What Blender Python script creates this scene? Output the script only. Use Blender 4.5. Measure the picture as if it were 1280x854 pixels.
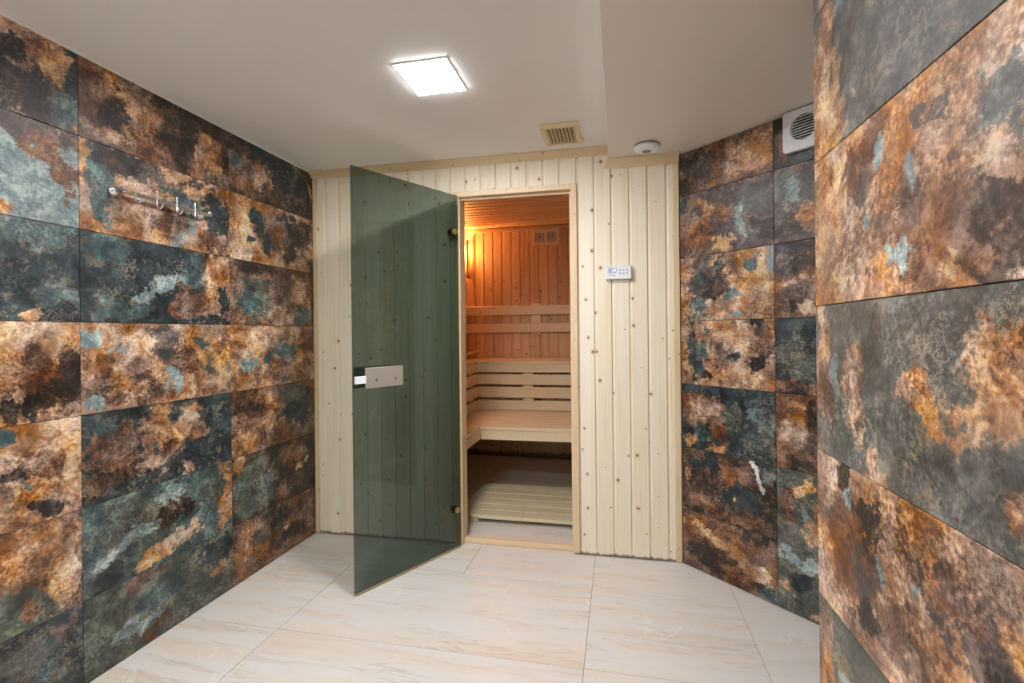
import bpy, bmesh, math, random
from mathutils import Matrix, Vector

# ------------------------------------------------------------------ reset
for o in list(bpy.data.objects):
    bpy.data.objects.remove(o, do_unlink=True)
S = bpy.context.scene
COL = S.collection

# ------------------------------------------------------------------ camera
F_PX, YAW, CY, ROLL, CAM_H = 621.23, -0.2114, 416.86, -0.0102, 1.230
cam_d = bpy.data.cameras.new('camera')
cam_d.sensor_fit = 'HORIZONTAL'
cam_d.sensor_width = 36.0
cam_d.lens = 36.0 * F_PX / 1280.0
cam_d.shift_y = -(427.0 - CY) / 1280.0
cam_d.clip_start = 0.02
cam = bpy.data.objects.new('camera', cam_d)
COL.objects.link(cam)
fw = Vector((math.sin(YAW), math.cos(YAW), 0))
rt = Vector((math.cos(YAW), -math.sin(YAW), 0))
up = Vector((0, 0, 1))
r2 = rt * math.cos(ROLL) + up * math.sin(ROLL)
u2 = -rt * math.sin(ROLL) + up * math.cos(ROLL)
cam.matrix_world = Matrix(((r2.x, u2.x, -fw.x, 0), (r2.y, u2.y, -fw.y, 0), (r2.z, u2.z, -fw.z, CAM_H), (0, 0, 0, 1)))
S.camera = cam

# ------------------------------------------------------------------ world, exposure, light levels
w = bpy.data.worlds.new('world')
S.world = w
w.use_nodes = True
w.node_tree.nodes['Background'].inputs[0].default_value = (1.0, 0.985, 0.97, 1)
w.node_tree.nodes['Background'].inputs[1].default_value = 0.85
S.view_settings.view_transform = 'Standard'
S.view_settings.look = 'None'
S.view_settings.gamma = 1.0
S.view_settings.use_curve_mapping = False
S.view_settings.exposure = 0.14
LED_STRENGTH = 160.0        # emission of the ceiling panels
SAUNA_WATT = 33.0          # bulb in the sauna lamp

# ------------------------------------------------------------------ dimensions
XL = -1.8588      # left tiled wall
YB = 2.7698       # face of the boarded wall
XR = 0.3228       # corner boarded wall / slanted wall
ZC = 2.2388       # ceiling
ZB = 2.1695       # lowered ceiling part
XN, YN = 0.4473, 1.275   # near wall and its outer corner
TH, TW = 0.33, 0.695     # wall tile
Z0 = 0.295        # first joint above floor
YREAR = -1.9
SY0, SY1, SX0, SX1, SZ = 2.87, 4.85, -1.72, 0.25, 2.287   # sauna cabin inside

# ------------------------------------------------------------------ mesh helpers
def newmesh(bm, name, smooth=False):
    bmesh.ops.recalc_face_normals(bm, faces=bm.faces)
    me = bpy.data.meshes.new(name)
    bm.to_mesh(me)
    bm.free()
    if smooth:
        for p in me.polygons:
            p.use_smooth = True
    return me

def add_box(bm, a, b, bev=0.0, seg=1):
    x0, y0, z0 = [min(a[i], b[i]) for i in range(3)]
    x1, y1, z1 = [max(a[i], b[i]) for i in range(3)]
    vs = [bm.verts.new(c) for c in ((x0, y0, z0), (x1, y0, z0), (x1, y1, z0), (x0, y1, z0), (x0, y0, z1), (x1, y0, z1), (x1, y1, z1), (x0, y1, z1))]
    fs = [bm.faces.new([vs[i] for i in f]) for f in ((0, 3, 2, 1), (4, 5, 6, 7), (0, 1, 5, 4), (1, 2, 6, 5), (2, 3, 7, 6), (3, 0, 4, 7))]
    if bev:
        es = list({e for f in fs for e in f.edges})
        bmesh.ops.bevel(bm, geom=es, offset=bev, segments=seg, affect='EDGES', profile=0.5)

def box_me(a, b, bev=0.0, name='box', seg=1):
    bm = bmesh.new()
    add_box(bm, a, b, bev, seg)
    return newmesh(bm, name)

def frame_of(d):
    d = Vector(d).normalized()
    t = Vector((0, 0, 1)) if abs(d.z) < 0.9 else Vector((1, 0, 0))
    a = d.cross(t).normalized()
    return d, a, d.cross(a).normalized()

def add_lathe(bm, base, axis, prof, n=24):
    """prof: list of (radius, distance along axis)"""
    d, a, b = frame_of(axis)
    base = Vector(base)
    rings = []
    for r, h in prof:
        if r < 1e-6:
            rings.append([bm.verts.new(base + d * h)])
        else:
            rings.append([bm.verts.new(base + d * h + (a * math.cos(2 * math.pi * k / n) + b * math.sin(2 * math.pi * k / n)) * r) for k in range(n)])
    for p, q in zip(rings, rings[1:]):
        for k in range(n):
            k2 = (k + 1) % n
            if len(p) == 1 and len(q) == 1:
                continue
            if len(p) == 1:
                bm.faces.new((p[0], q[k], q[k2]))
            elif len(q) == 1:
                bm.faces.new((p[k], q[0], p[k2]))
            else:
                bm.faces.new((p[k], q[k], q[k2], p[k2]))

def add_tube(bm, pts, r, n=10):
    pts = [Vector(p) for p in pts]
    rings = []
    for i, p in enumerate(pts):
        d = (pts[min(i + 1, len(pts) - 1)] - pts[max(i - 1, 0)])
        _, a, b = frame_of(d)
        rings.append([bm.verts.new(p + (a * math.cos(2 * math.pi * k / n) + b * math.sin(2 * math.pi * k / n)) * r) for k in range(n)])
    for p, q in zip(rings, rings[1:]):
        for k in range(n):
            bm.faces.new((p[k], q[k], q[(k + 1) % n], p[(k + 1) % n]))
    bm.faces.new(rings[0][::-1])
    bm.faces.new(rings[-1])

def add_extrude(bm, poly, fn0, fn1):
    """poly: 2D points; fn0, fn1 map them to the two end sections"""
    a = [bm.verts.new(fn0(p)) for p in poly]
    b = [bm.verts.new(fn1(p)) for p in poly]
    n = len(poly)
    for i in range(n):
        bm.faces.new((a[i], a[(i + 1) % n], b[(i + 1) % n], b[i]))
    bm.faces.new(a[::-1])
    bm.faces.new(b)

def obj(name, me, mat=None, parent=None, mtx=None, **props):
    o = bpy.data.objects.new(name, me)
    COL.objects.link(o)
    if mat is not None and me is not None:
        if len(me.materials) == 0:
            me.materials.append(mat)
        elif me.materials[0] != mat:
            o.material_slots[0].link = 'OBJECT'
            o.material_slots[0].material = mat
    if parent is not None:
        o.parent = parent
    if mtx is not None:
        o.matrix_basis = mtx
    for k, v in props.items():
        o[k] = v
    return o

def empty(name, loc=(0, 0, 0), rz=0.0, **props):
    o = bpy.data.objects.new(name, None)
    COL.objects.link(o)
    o.empty_display_size = 0.05
    o.matrix_basis = Matrix.Translation(loc) @ Matrix.Rotation(rz, 4, 'Z')
    for k, v in props.items():
        o[k] = v
    return o

def smooth(o, ang=40):
    me = o.data
    for p in me.polygons:
        p.use_smooth = True
    try:
        me.set_sharp_from_angle(angle=math.radians(ang))
    except Exception:
        pass
    return o

def T(x, y, z, rz=0.0):
    return Matrix.Translation((x, y, z)) @ Matrix.Rotation(rz, 4, 'Z')

# ------------------------------------------------------------------ material helpers
def lin(c):
    return tuple((v / 255 / 12.92 if v / 255 <= 0.04045 else ((v / 255 + 0.055) / 1.055) ** 2.4) for v in c[:3]) + (1.0,)

class NT:
    def __init__(self, tree):
        self.t = tree
    def n(self, typ, **kw):
        nd = self.t.nodes.new(typ)
        for k, v in kw.items():
            setattr(nd, k, v)
        return nd
    def l(self, a, b):
        self.t.links.new(a, b)
    def val(self, sock, v):
        if hasattr(v, 'is_output') or isinstance(v, bpy.types.NodeSocket):
            self.l(v, sock)
        else:
            sock.default_value = v
    def math(self, op, a, b=None, c=None, clamp=False):
        m = self.n('ShaderNodeMath', operation=op, use_clamp=clamp)
        self.val(m.inputs[0], a)
        if b is not None:
            self.val(m.inputs[1], b)
        if c is not None:
            self.val(m.inputs[2], c)
        return m.outputs[0]
    def vmath(self, op, a, b=None):
        m = self.n('ShaderNodeVectorMath', operation=op)
        self.val(m.inputs[0], a)
        if b is not None:
            self.val(m.inputs[1], b)
        return m.outputs['Value'] if op == 'LENGTH' else m.outputs[0]
    def mix(self, fac, a, b, blend='MIX'):
        m = self.n('ShaderNodeMix', data_type='RGBA', blend_type=blend, clamp_factor=True)
        self.val(m.inputs[0], fac)
        self.val(m.inputs[6], a)
        self.val(m.inputs[7], b)
        return m.outputs[2]
    def mapr(self, v, a, b, c=0.0, d=1.0, kind='LINEAR'):
        m = self.n('ShaderNodeMapRange', interpolation_type=kind, clamp=True)
        self.val(m.inputs[0], v)
        for i, q in enumerate((a, b, c, d)):
            self.val(m.inputs[i + 1], q)
        return m.outputs[0]
    def noise(self, vec, scale, detail=4, rough=0.55, dist=0.0):
        m = self.n('ShaderNodeTexNoise')
        self.l(vec, m.inputs['Vector'])
        m.inputs['Scale'].default_value = scale
        m.inputs['Detail'].default_value = detail
        m.inputs['Roughness'].default_value = rough
        m.inputs['Distortion'].default_value = dist
        return m
    def ramp(self, fac, stops):
        m = self.n('ShaderNodeValToRGB')
        cr = m.color_ramp
        while len(cr.elements) < len(stops):
            cr.elements.new(0.5)
        for e, (p, c) in zip(cr.elements, stops):
            e.position = p
            e.color = c
        self.val(m.inputs[0], fac)
        return m.outputs[0]

def mat_base(name):
    m = bpy.data.materials.new(name)
    m.use_nodes = True
    m.node_tree.nodes.clear()
    t = NT(m.node_tree)
    out = t.n('ShaderNodeOutputMaterial')
    bs = t.n('ShaderNodeBsdfPrincipled')
    t.l(bs.outputs[0], out.inputs[0])
    return m, t, bs, out

def plain(name, col, rough=0.5, metal=0.0, spec=0.5, bump=0.0, bscale=200, var=0.03):
    m, t, bs, out = mat_base(name)
    tc = t.n('ShaderNodeTexCoord')
    nz = t.noise(tc.outputs['Object'], bscale, 3)
    c = lin(col)
    a = tuple(v * (1 - var) for v in c[:3]) + (1,)
    b = tuple(min(1, v * (1 + var)) for v in c[:3]) + (1,)
    t.l(t.mix(nz.outputs[0], a, b), bs.inputs['Base Color'])
    bs.inputs['Roughness'].default_value = rough
    bs.inputs['Metallic'].default_value = metal
    bs.inputs['Specular IOR Level'].default_value = spec
    if bump:
        bp = t.n('ShaderNodeBump')
        bp.inputs['Strength'].default_value = bump
        bp.inputs['Distance'].default_value = 0.002
        t.l(nz.outputs[0], bp.inputs['Height'])
        t.l(bp.outputs[0], bs.inputs['Normal'])
    return m

def emit(name, col, strength):
    m, t, bs, out = mat_base(name)
    bs.inputs['Base Color'].default_value = (0.8, 0.8, 0.8, 1)
    bs.inputs['Emission Color'].default_value = col
    bs.inputs['Emission Strength'].default_value = strength
    return m

def wood(name, light, mid, dark, knot=(122, 80, 46), kscale=7.5, kamt=1.0, rough=0.5, stain=0.0):
    """spruce board, grain along local Z"""
    m, t, bs, out = mat_base(name)
    tc = t.n('ShaderNodeTexCoord')
    oi = t.n('ShaderNodeObjectInfo')
    rnd = oi.outputs['Random']
    off = t.n('ShaderNodeCombineXYZ')
    t.l(t.math('MULTIPLY', rnd, 37.0), off.inputs[0])
    t.l(t.math('MULTIPLY', rnd, 91.0), off.inputs[1])
    t.l(t.math('MULTIPLY', rnd, 53.0), off.inputs[2])
    p = t.vmath('ADD', tc.outputs['Object'], off.outputs[0])
    # knots bend the grain
    vo = t.n('ShaderNodeTexVoronoi', feature='F1', distance='EUCLIDEAN', voronoi_dimensions='2D')
    vo.inputs['Scale'].default_value = kscale
    vo.inputs['Randomness'].default_value = 1.0
    ps = t.n('ShaderNodeSeparateXYZ')
    t.l(p, ps.inputs[0])
    pc = t.n('ShaderNodeCombineXYZ')
    t.l(ps.outputs[0], pc.inputs[0])
    t.l(t.math('MULTIPLY', ps.outputs[2], 0.85), pc.inputs[1])
    t.l(pc.outputs[0], vo.inputs['Vector'])
    dist = vo.outputs['Distance']
    sep = t.n('ShaderNodeSeparateColor')
    t.l(vo.outputs['Color'], sep.inputs[0])
    grain = t.noise(t.vmath('MULTIPLY', p, (75.0, 75.0, 1.6)), 1.0, 4, 0.55, 0.35)
    broad = t.noise(t.vmath('MULTIPLY', p, (11.0, 11.0, 0.9)), 1.0, 2, 0.5, 0.5)
    g = t.math('ADD', t.math('MULTIPLY', grain.outputs[0], 0.45), t.math('MULTIPLY', broad.outputs[0], 0.55))
    col = t.ramp(t.mapr(g, 0.34, 0.68), [(0.0, lin(light)), (0.55, lin(mid)), (1.0, lin(dark))])
    # board to board tone
    tone = t.mapr(rnd, 0, 1, 0.0, 0.55)
    col = t.mix(tone, col, t.mix(0.5, col, lin(dark)))
    size = t.mapr(sep.outputs[0], 0.0, 1.0, 0.016, 0.062)
    rel = t.math('DIVIDE', dist, size)
    wob = t.noise(p, 120, 3)
    rel = t.math('ADD', rel, t.math('MULTIPLY', t.math('SUBTRACT', wob.outputs[0], 0.5), 0.9))
    halo = t.mapr(rel, 2.6, 0.8, 0.0, 0.38 * kamt, 'SMOOTHSTEP')
    core = t.mapr(rel, 1.05, 0.55, 0.0, 0.95 * kamt, 'SMOOTHSTEP')
    keep = t.math('GREATER_THAN', sep.outputs[1], 0.22)
    col = t.mix(t.math('MULTIPLY', halo, keep), col, lin((196, 140, 84)))
    col = t.mix(t.math('MULTIPLY', core, keep), col, lin(knot))
    if stain:
        sp = t.n('ShaderNodeSeparateXYZ')
        t.l(tc.outputs['Object'], sp.inputs[0])
        nz = t.noise(t.vmath('MULTIPLY', p, (45, 45, 9)), 1.0, 3)
        hgt = t.math('ADD', sp.outputs[2], t.math('MULTIPLY', nz.outputs[0], -stain * 1.6))
        col = t.mix(t.mapr(hgt, 0.0, -stain * 0.5, 0, 0.75), col, lin((70, 52, 34)))
    t.l(col, bs.inputs['Base Color'])
    bs.inputs['Roughness'].default_value = rough
    bs.inputs['Specular IOR Level'].default_value = 0.35
    bp = t.n('ShaderNodeBump')
    bp.inputs['Strength'].default_value = 0.12
    bp.inputs['Distance'].default_value = 0.001
    t.l(grain.outputs[0], bp.inputs['Height'])
    t.l(bp.outputs[0], bs.inputs['Normal'])
    return m

M = {}
M['spruce'] = wood('spruce', (247, 238, 220), (242, 229, 205), (230, 211, 180), stain=0.018)
M['spruce_clean'] = wood('spruce_clean', (247, 238, 220), (242, 229, 205), (230, 211, 180))
M['spruce_trim'] = wood('spruce_trim', (232, 212, 174), (224, 200, 160), (208, 180, 136), kamt=0.5)
M['spruce_frame'] = wood('spruce_frame', (238, 214, 180), (230, 202, 166), (216, 184, 144), kamt=0.35)
M['sauna_spruce'] = wood('sauna_spruce', (232, 198, 156), (222, 184, 140), (204, 160, 112), knot=(86, 48, 24), stain=0.06)
M['bench_wood'] = wood('bench_wood', (242, 222, 186), (236, 212, 172), (226, 198, 154), kamt=0.0, rough=0.45)
M['duck_wood'] = wood('duck_wood', (226, 214, 182), (214, 198, 160), (196, 176, 134), kamt=0.25, rough=0.6)
M['ceiling'] = plain('ceiling_paint', (238, 234, 231), 0.45, spec=0.3, var=0.012, bscale=3)
M['bulkhead'] = plain('bulkhead_paint', (228, 220, 212), 0.4, spec=0.35, var=0.012, bscale=3)
M['white_paint'] = plain('white_paint', (225, 222, 218), 0.5, var=0.01)
M['grout'] = plain('grout', (120, 112, 110), 0.85, bump=0.3)
M['floor_grout'] = plain('floor_grout', (150, 138, 124), 0.85, bump=0.2)
M['backing'] = plain('backing_timber', (120, 92, 62), 0.8)
M['white_plastic'] = plain('white_plastic', (232, 234, 238), 0.28, var=0.01)
M['cream_plastic'] = plain('cream_plastic', (226, 204, 164), 0.4, var=0.02)
M['hole_shade'] = plain('hole_shade', (34, 28, 24), 0.8)  # shade inside openings, painted as a flat dark colour
M['chrome'] = plain('chrome', (228, 228, 232), 0.16, metal=1.0, var=0.01)
M['alu'] = plain('brushed_aluminium', (214, 208, 198), 0.42, metal=0.75, var=0.04, bump=0.1)
M['brass'] = plain('aged_brass', (196, 178, 108), 0.3, metal=0.8)
M['rubber'] = plain('black_rubber', (22, 22, 24), 0.5)
M['lit_edge'] = plain('tan_lit_edge', (176, 150, 112), 0.5)  # light on the glass edge, put into the colour
M['grey_plastic'] = plain('grey_plastic', (128, 120, 114), 0.4)
M['dial'] = plain('dial_paper', (202, 196, 192), 0.5)
M['needle'] = plain('needle_black', (28, 24, 24), 0.5)
M['icon'] = plain('icon_ink', (96, 116, 126), 0.5)
M['print'] = plain('print_ink', (176, 184, 204), 0.5)
M['led'] = emit('led_diffuser', (0.93, 0.97, 1.0, 1), LED_STRENGTH)
M['digit'] = emit('display_digit', (0.93, 0.95, 1.0, 1), 1.3)
M['red_led'] = emit('red_led', (1.0, 0.12, 0.06, 1), 0.9)
M['bulb'] = emit('warm_bulb', (1.0, 0.55, 0.22, 1), 12.0)

def glass_mat():
    m = bpy.data.materials.new('smoked_glass')
    m.use_nodes = True
    m.node_tree.nodes.clear()
    t = NT(m.node_tree)
    out = t.n('ShaderNodeOutputMaterial')
    tr = t.n('ShaderNodeBsdfTransparent')
    tr.inputs[0].default_value = (0.465, 0.53, 0.51, 1)
    gl = t.n('ShaderNodeBsdfGlossy')
    gl.inputs['Roughness'].default_value = 0.01
    gl.inputs['Color'].default_value = (0.92, 1.0, 1.0, 1)
    lw = t.n('ShaderNodeLayerWeight')
    lw.inputs['Blend'].default_value = 0.5
    fr = t.math('ADD', t.math('MULTIPLY', t.math('POWER', lw.outputs['Facing'], 5.0), 0.9), 0.035)
    mx = t.n('ShaderNodeMixShader')
    t.l(fr, mx.inputs[0])
    t.l(tr.outputs[0], mx.inputs[1])
    t.l(gl.outputs[0], mx.inputs[2])
    t.l(mx.outputs[0], out.inputs[0])
    return m
M['glass'] = glass_mat()

def marble():
    m, t, bs, out = mat_base('cream_marble')
    tc = t.n('ShaderNodeTexCoord')
    oi = t.n('ShaderNodeObjectInfo')
    off = t.n('ShaderNodeCombineXYZ')
    t.l(t.math('MULTIPLY', oi.outputs['Random'], 23.0), off.inputs[0])
    t.l(t.math('MULTIPLY', oi.outputs['Random'], 71.0), off.inputs[1])
    p = t.vmath('ADD', tc.outputs['Object'], off.outputs[0])
    wn = t.noise(p, 2.2, 3)
    wv = t.vmath('SUBTRACT', wn.outputs['Color'], (0.5, 0.5, 0.5))
    pw = t.vmath('ADD', p, t.vmath('MULTIPLY', wv, (0.2, 0.14, 0.0)))
    st = t.vmath('MULTIPLY', pw, (0.8, 7.0, 1.0))
    a = t.noise(st, 1.0, 6, 0.6)
    col = t.ramp(a.outputs[0], [(0.3, lin((220, 203, 186))), (0.44, lin((223, 212, 201))), (0.54, lin((221, 216, 212))), (0.68, lin((217, 200, 181)))])
    b = t.noise(t.vmath('MULTIPLY', pw, (0.7, 8.0, 1.0)), 1.0, 5, 0.6)
    ridge = t.math('ABSOLUTE', t.math('SUBTRACT', b.outputs[0], 0.5))
    vein = t.mapr(ridge, 0.016, 0.0, 0, 1)
    gate = t.mapr(t.noise(p, 2.6, 3).outputs[0], 0.36, 0.62)
    col = t.mix(t.math('MULTIPLY', t.math('MULTIPLY', vein, gate), 0.42), col, lin((180, 148, 120)))
    # pale crossing veins
    c = t.noise(t.vmath('ADD', t.vmath('MULTIPLY', pw, (3.6, 3.0, 1.0)), (7.3, 1.1, 0)), 1.0, 4, 0.6)
    ridge2 = t.math('ABSOLUTE', t.math('SUBTRACT', c.outputs[0], 0.5))
    gate2 = t.mapr(t.noise(p, 2.3, 1).outputs[0], 0.52, 0.68)
    col = t.mix(t.math('MULTIPLY', t.mapr(ridge2, 0.010, 0.0), t.math('MULTIPLY', gate2, 0.6)), col, lin((246, 243, 240)))
    t.l(col, bs.inputs['Base Color'])
    bs.inputs['Roughness'].default_value = 0.42
    bs.inputs['Specular IOR Level'].default_value = 0.4
    return m
M['marble'] = marble()

# ------------------------------------------------------------------ rusty slate tiles
def g_sock(g, name, kind, io, default=None):
    s = g.interface.new_socket(name=name, in_out=io, socket_type=kind)
    if default is not None:
        s.default_value = default
    return s

def noise_group():
    g = bpy.data.node_groups.new('slate_noise', 'ShaderNodeTree')
    g_sock(g, 'P', 'NodeSocketVector', 'INPUT')
    g_sock(g, 'Seed', 'NodeSocketVector', 'INPUT')
    for nme, k in (('Pw', 'NodeSocketVector'), ('N', 'NodeSocketFloat'), ('F', 'NodeSocketFloat'), ('H', 'NodeSocketFloat'), ('Crust', 'NodeSocketFloat'), ('Vein', 'NodeSocketFloat'), ('Rim', 'NodeSocketFloat'), ('Tone', 'NodeSocketFloat'), ('Sat', 'NodeSocketFloat')):
        g_sock(g, nme, k, 'OUTPUT')
    t = NT(g)
    i = t.n('NodeGroupInput')
    o = t.n('NodeGroupOutput')
    q = t.vmath('ADD', i.outputs['P'], i.outputs['Seed'])
    wn = t.noise(q, 2.3, 3, 0.55)
    wv = t.vmath('SUBTRACT', wn.outputs['Color'], (0.5, 0.5, 0.5))
    pw = t.vmath('ADD', i.outputs['P'], t.vmath('MULTIPLY', wv, (0.42, 0.42, 0)))
    t.l(pw, o.inputs['Pw'])
    en = t.noise(q, 4.5, 12, 0.72)
    n0 = t.math('SUBTRACT', en.outputs[0], 0.5)
    t.l(t.math('MULTIPLY', n0, 3.7), o.inputs['N'])
    fn = t.noise(t.vmath('ADD', q, (11.3, 4.7, 2.1)), 4.0, 10, 0.7, 0.5)
    gate = t.noise(t.vmath('ADD', q, (1.3, 22.7, 18.1)), 2.2, 2, 0.5)
    f2 = t.noise(t.vmath('ADD', q, (3.3, 14.7, 5.1)), 30.0, 5, 0.62, 0.2)
    f = t.math('ADD', t.math('MULTIPLY', t.math('SUBTRACT', fn.outputs[0], 0.5), 1.15), t.math('MULTIPLY', t.math('SUBTRACT', f2.outputs[0], 0.5), t.mapr(gate.outputs[0], 0.38, 0.62, 0.15, 0.95)))
    f = t.math('ADD', f, 0.5)
    t.l(f, o.inputs['F'])
    cr = t.noise(t.vmath('ADD', q, (31.3, 2.7, 8.1)), 11.0, 7, 0.7, 0.6)
    cv = t.math('ADD', cr.outputs[0], t.math('MULTIPLY', t.math('SUBTRACT', gate.outputs[0], 0.5), 0.55))
    t.l(cv, o.inputs['Crust'])
    vn = t.noise(t.vmath('ADD', q, (41.3, 7.7, 3.1)), 2.6, 9, 0.66, 0.5)
    rg = t.math('ABSOLUTE', t.math('SUBTRACT', vn.outputs[0], 0.5))
    gv = t.mapr(fn.outputs[0], 0.46, 0.58)
    t.l(t.math('MULTIPLY', t.mapr(rg, 0.010, 0.002), gv), o.inputs['Vein'])
    rg2 = t.math('ABSOLUTE', t.math('SUBTRACT', en.outputs[0], 0.585))
    t.l(t.math('MULTIPLY', t.mapr(rg2, 0.014, 0.004), t.mapr(gate.outputs[0], 0.44, 0.56)), o.inputs['Rim'])
    tn = t.noise(t.vmath('ADD', q, (51.3, 9.7, 13.1)), 1.7, 4, 0.6, 0.3)
    t.l(tn.outputs[0], o.inputs['Tone'])
    t.l(t.noise(t.vmath('ADD', q, (61.3, 19.7, 23.1)), 2.4, 5, 0.62, 0.3).outputs[0], o.inputs['Sat'])
    t.l(t.math('ADD', t.math('MULTIPLY', f, 0.6), t.math('ADD', t.math('MULTIPLY', en.outputs[0], 0.8), t.math('MULTIPLY', cr.outputs[0], 0.5))), o.inputs['H'])
    return g

def patch_group():
    g = bpy.data.node_groups.new('slate_patch', 'ShaderNodeTree')
    for nme, k in (('Color', 'NodeSocketColor'), ('Pw', 'NodeSocketVector'), ('N', 'NodeSocketFloat'), ('F', 'NodeSocketFloat'),
                   ('C', 'NodeSocketVector'), ('S', 'NodeSocketVector'), ('Angle', 'NodeSocketFloat'),
                   ('Dark', 'NodeSocketColor'), ('Mid', 'NodeSocketColor'), ('Light', 'NodeSocketColor'), ('Edge', 'NodeSocketFloat'), ('Gain', 'NodeSocketFloat')):
        g_sock(g, nme, k, 'INPUT')
    g_sock(g, 'Color', 'NodeSocketColor', 'OUTPUT')
    t = NT(g)
    i = t.n('NodeGroupInput')
    o = t.n('NodeGroupOutput')
    d = t.vmath('SUBTRACT', i.outputs['Pw'], i.outputs['C'])
    r = t.n('ShaderNodeVectorRotate', rotation_type='Z_AXIS')
    t.l(d, r.inputs['Vector'])
    t.l(i.outputs['Angle'], r.inputs['Angle'])
    ln = t.vmath('LENGTH', t.vmath('MULTIPLY', r.outputs[0], i.outputs['S']))
    v = t.math('ADD', ln, t.math('MULTIPLY', i.outputs['N'], i.outputs['Gain']))
    m = t.mapr(v, 1.12, 0.86, 0, 1, 'SMOOTHSTEP')
    f = i.outputs['F']
    tex = t.mix(t.mapr(f, 0.52, 0.66), t.mix(t.mapr(f, 0.36, 0.52), i.outputs['Dark'], i.outputs['Mid']), i.outputs['Light'])
    c = t.mix(m, i.outputs['Color'], tex)
    band = t.math('MULTIPLY', t.math('MULTIPLY', t.mapr(v, 1.35, 1.1, 0, 1, 'SMOOTHSTEP'), t.mapr(v, 0.92, 1.08, 0, 1, 'SMOOTHSTEP')), t.mapr(f, 0.42, 0.62))
    c = t.mix(t.math('MULTIPLY', band, i.outputs['Edge']), c, lin((200, 160, 112)))
    t.l(c, o.inputs['Color'])
    return g

NG, PG = noise_group(), patch_group()
KIND = {
    'T': ((46, 62, 64), (78, 98, 98), (126, 148, 142)),
    'K': ((26, 34, 38), (48, 60, 64), (76, 90, 90)),
    'P': ((98, 118, 120), (142, 162, 162), (196, 208, 200)),
    'R': ((66, 44, 34), (122, 80, 56), (172, 124, 88)),
    'O': ((110, 72, 48), (182, 127, 84), (230, 188, 142)),
    'C': ((158, 108, 64), (214, 164, 108), (244, 214, 168)),
    'B': ((28, 22, 20), (58, 43, 36), (106, 80, 62)),
    'G': ((74, 74, 70), (104, 102, 97), (142, 138, 130)),
    'E': ((58, 64, 58), (88, 94, 84), (132, 138, 124)),
    'V': ((62, 50, 50), (100, 82, 78), (146, 122, 108)),
    'W': ((190, 184, 172), (226, 222, 212), (245, 242, 235)),
}
KL = {k: tuple(lin(c) for c in v) for k, v in KIND.items()}
EDGE = {'T': 0.35, 'K': 0.3, 'P': 0.25, 'O': 0.25, 'G': 0.35, 'E': 0.25}
_seed = [0]

def slate(name, base, patches, wd=TW):
    """base kind letter; patches (kind, u, v, ru, rv[, degrees]) in tile fractions"""
    m, t, bs, out = mat_base(name)
    _seed[0] += 1
    sd = (_seed[0] * 3.17, _seed[0] * 1.73, _seed[0] * 0.61)
    tc = t.n('ShaderNodeTexCoord')
    sx = t.n('ShaderNodeSeparateXYZ')
    t.l(tc.outputs['Object'], sx.inputs[0])
    cb = t.n('ShaderNodeCombineXYZ')
    t.l(t.math('DIVIDE', sx.outputs[0], TH), cb.inputs[0])
    t.l(t.math('DIVIDE', sx.outputs[2], TH), cb.inputs[1])
    ng = t.n('ShaderNodeGroup')
    ng.node_tree = NG
    t.l(cb.outputs[0], ng.inputs['P'])
    ng.inputs['Seed'].default_value = sd
    asp = wd / TH
    col = None
    for p in [(base, 0.5, 0.5, 90, 90)] + list(patches):
        k, u, v, ru, rv = p[:5]
        ang = math.radians(p[5]) if len(p) > 5 else 0.0
        pg = t.n('ShaderNodeGroup')
        pg.node_tree = PG
        if col is not None:
            t.l(col, pg.inputs['Color'])
        for nme in ('Pw', 'N', 'F'):
            t.l(ng.outputs[nme], pg.inputs[nme])
        pg.inputs['C'].default_value = (u * asp, v, 0)
        pg.inputs['S'].default_value = (1 / (ru * asp), 1 / rv, 0)
        pg.inputs['Gain'].default_value = min(2.0, max(0.9, 0.27 / math.sqrt(ru * asp * rv)))
        pg.inputs['Angle'].default_value = -ang
        pg.inputs['Dark'].default_value, pg.inputs['Mid'].default_value, pg.inputs['Light'].default_value = KL[k]
        pg.inputs['Edge'].default_value = 0.0 if col is None else EDGE.get(k, 0.0)
        col = pg.outputs['Color']
    cv = ng.outputs['Crust']
    col = t.mix(t.mapr(cv, 0.41, 0.33, 0, 0.6), col, t.mix(0.75, col, lin((34, 24, 20))))
    col = t.mix(t.mapr(cv, 0.62, 0.72, 0, 0.4), col, t.mix(0.5, col, lin((236, 214, 184))))
    col = t.mix(t.math('MULTIPLY', ng.outputs['Vein'], 0.55), col, t.mix(0.6, col, lin((26, 20, 18))))
    col = t.mix(t.math('MULTIPLY', ng.outputs['Rim'], 0.6), col, t.mix(0.6, col, lin((226, 196, 152))))
    hs = t.n('ShaderNodeHueSaturation')
    t.l(col, hs.inputs['Color'])
    t.l(t.mapr(ng.outputs['Sat'], 0.36, 0.62, 1.2, 0.62), hs.inputs['Saturation'])
    t.l(t.mapr(ng.outputs['Tone'], 0.34, 0.66, 0.62, 1.22), hs.inputs['Value'])
    col = hs.outputs[0]
    t.l(col, bs.inputs['Base Color'])
    t.l(t.mapr(ng.outputs['F'], 0.35, 0.65, 0.34, 0.5), bs.inputs['Roughness'])
    bs.inputs['Specular IOR Level'].default_value = 0.45
    bp = t.n('ShaderNodeBump')
    bp.inputs['Strength'].default_value = 0.55
    bp.inputs['Distance'].default_value = 0.004
    t.l(ng.outputs['H'], bp.inputs['Height'])
    t.l(bp.outputs[0], bs.inputs['Normal'])
    return m

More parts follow.
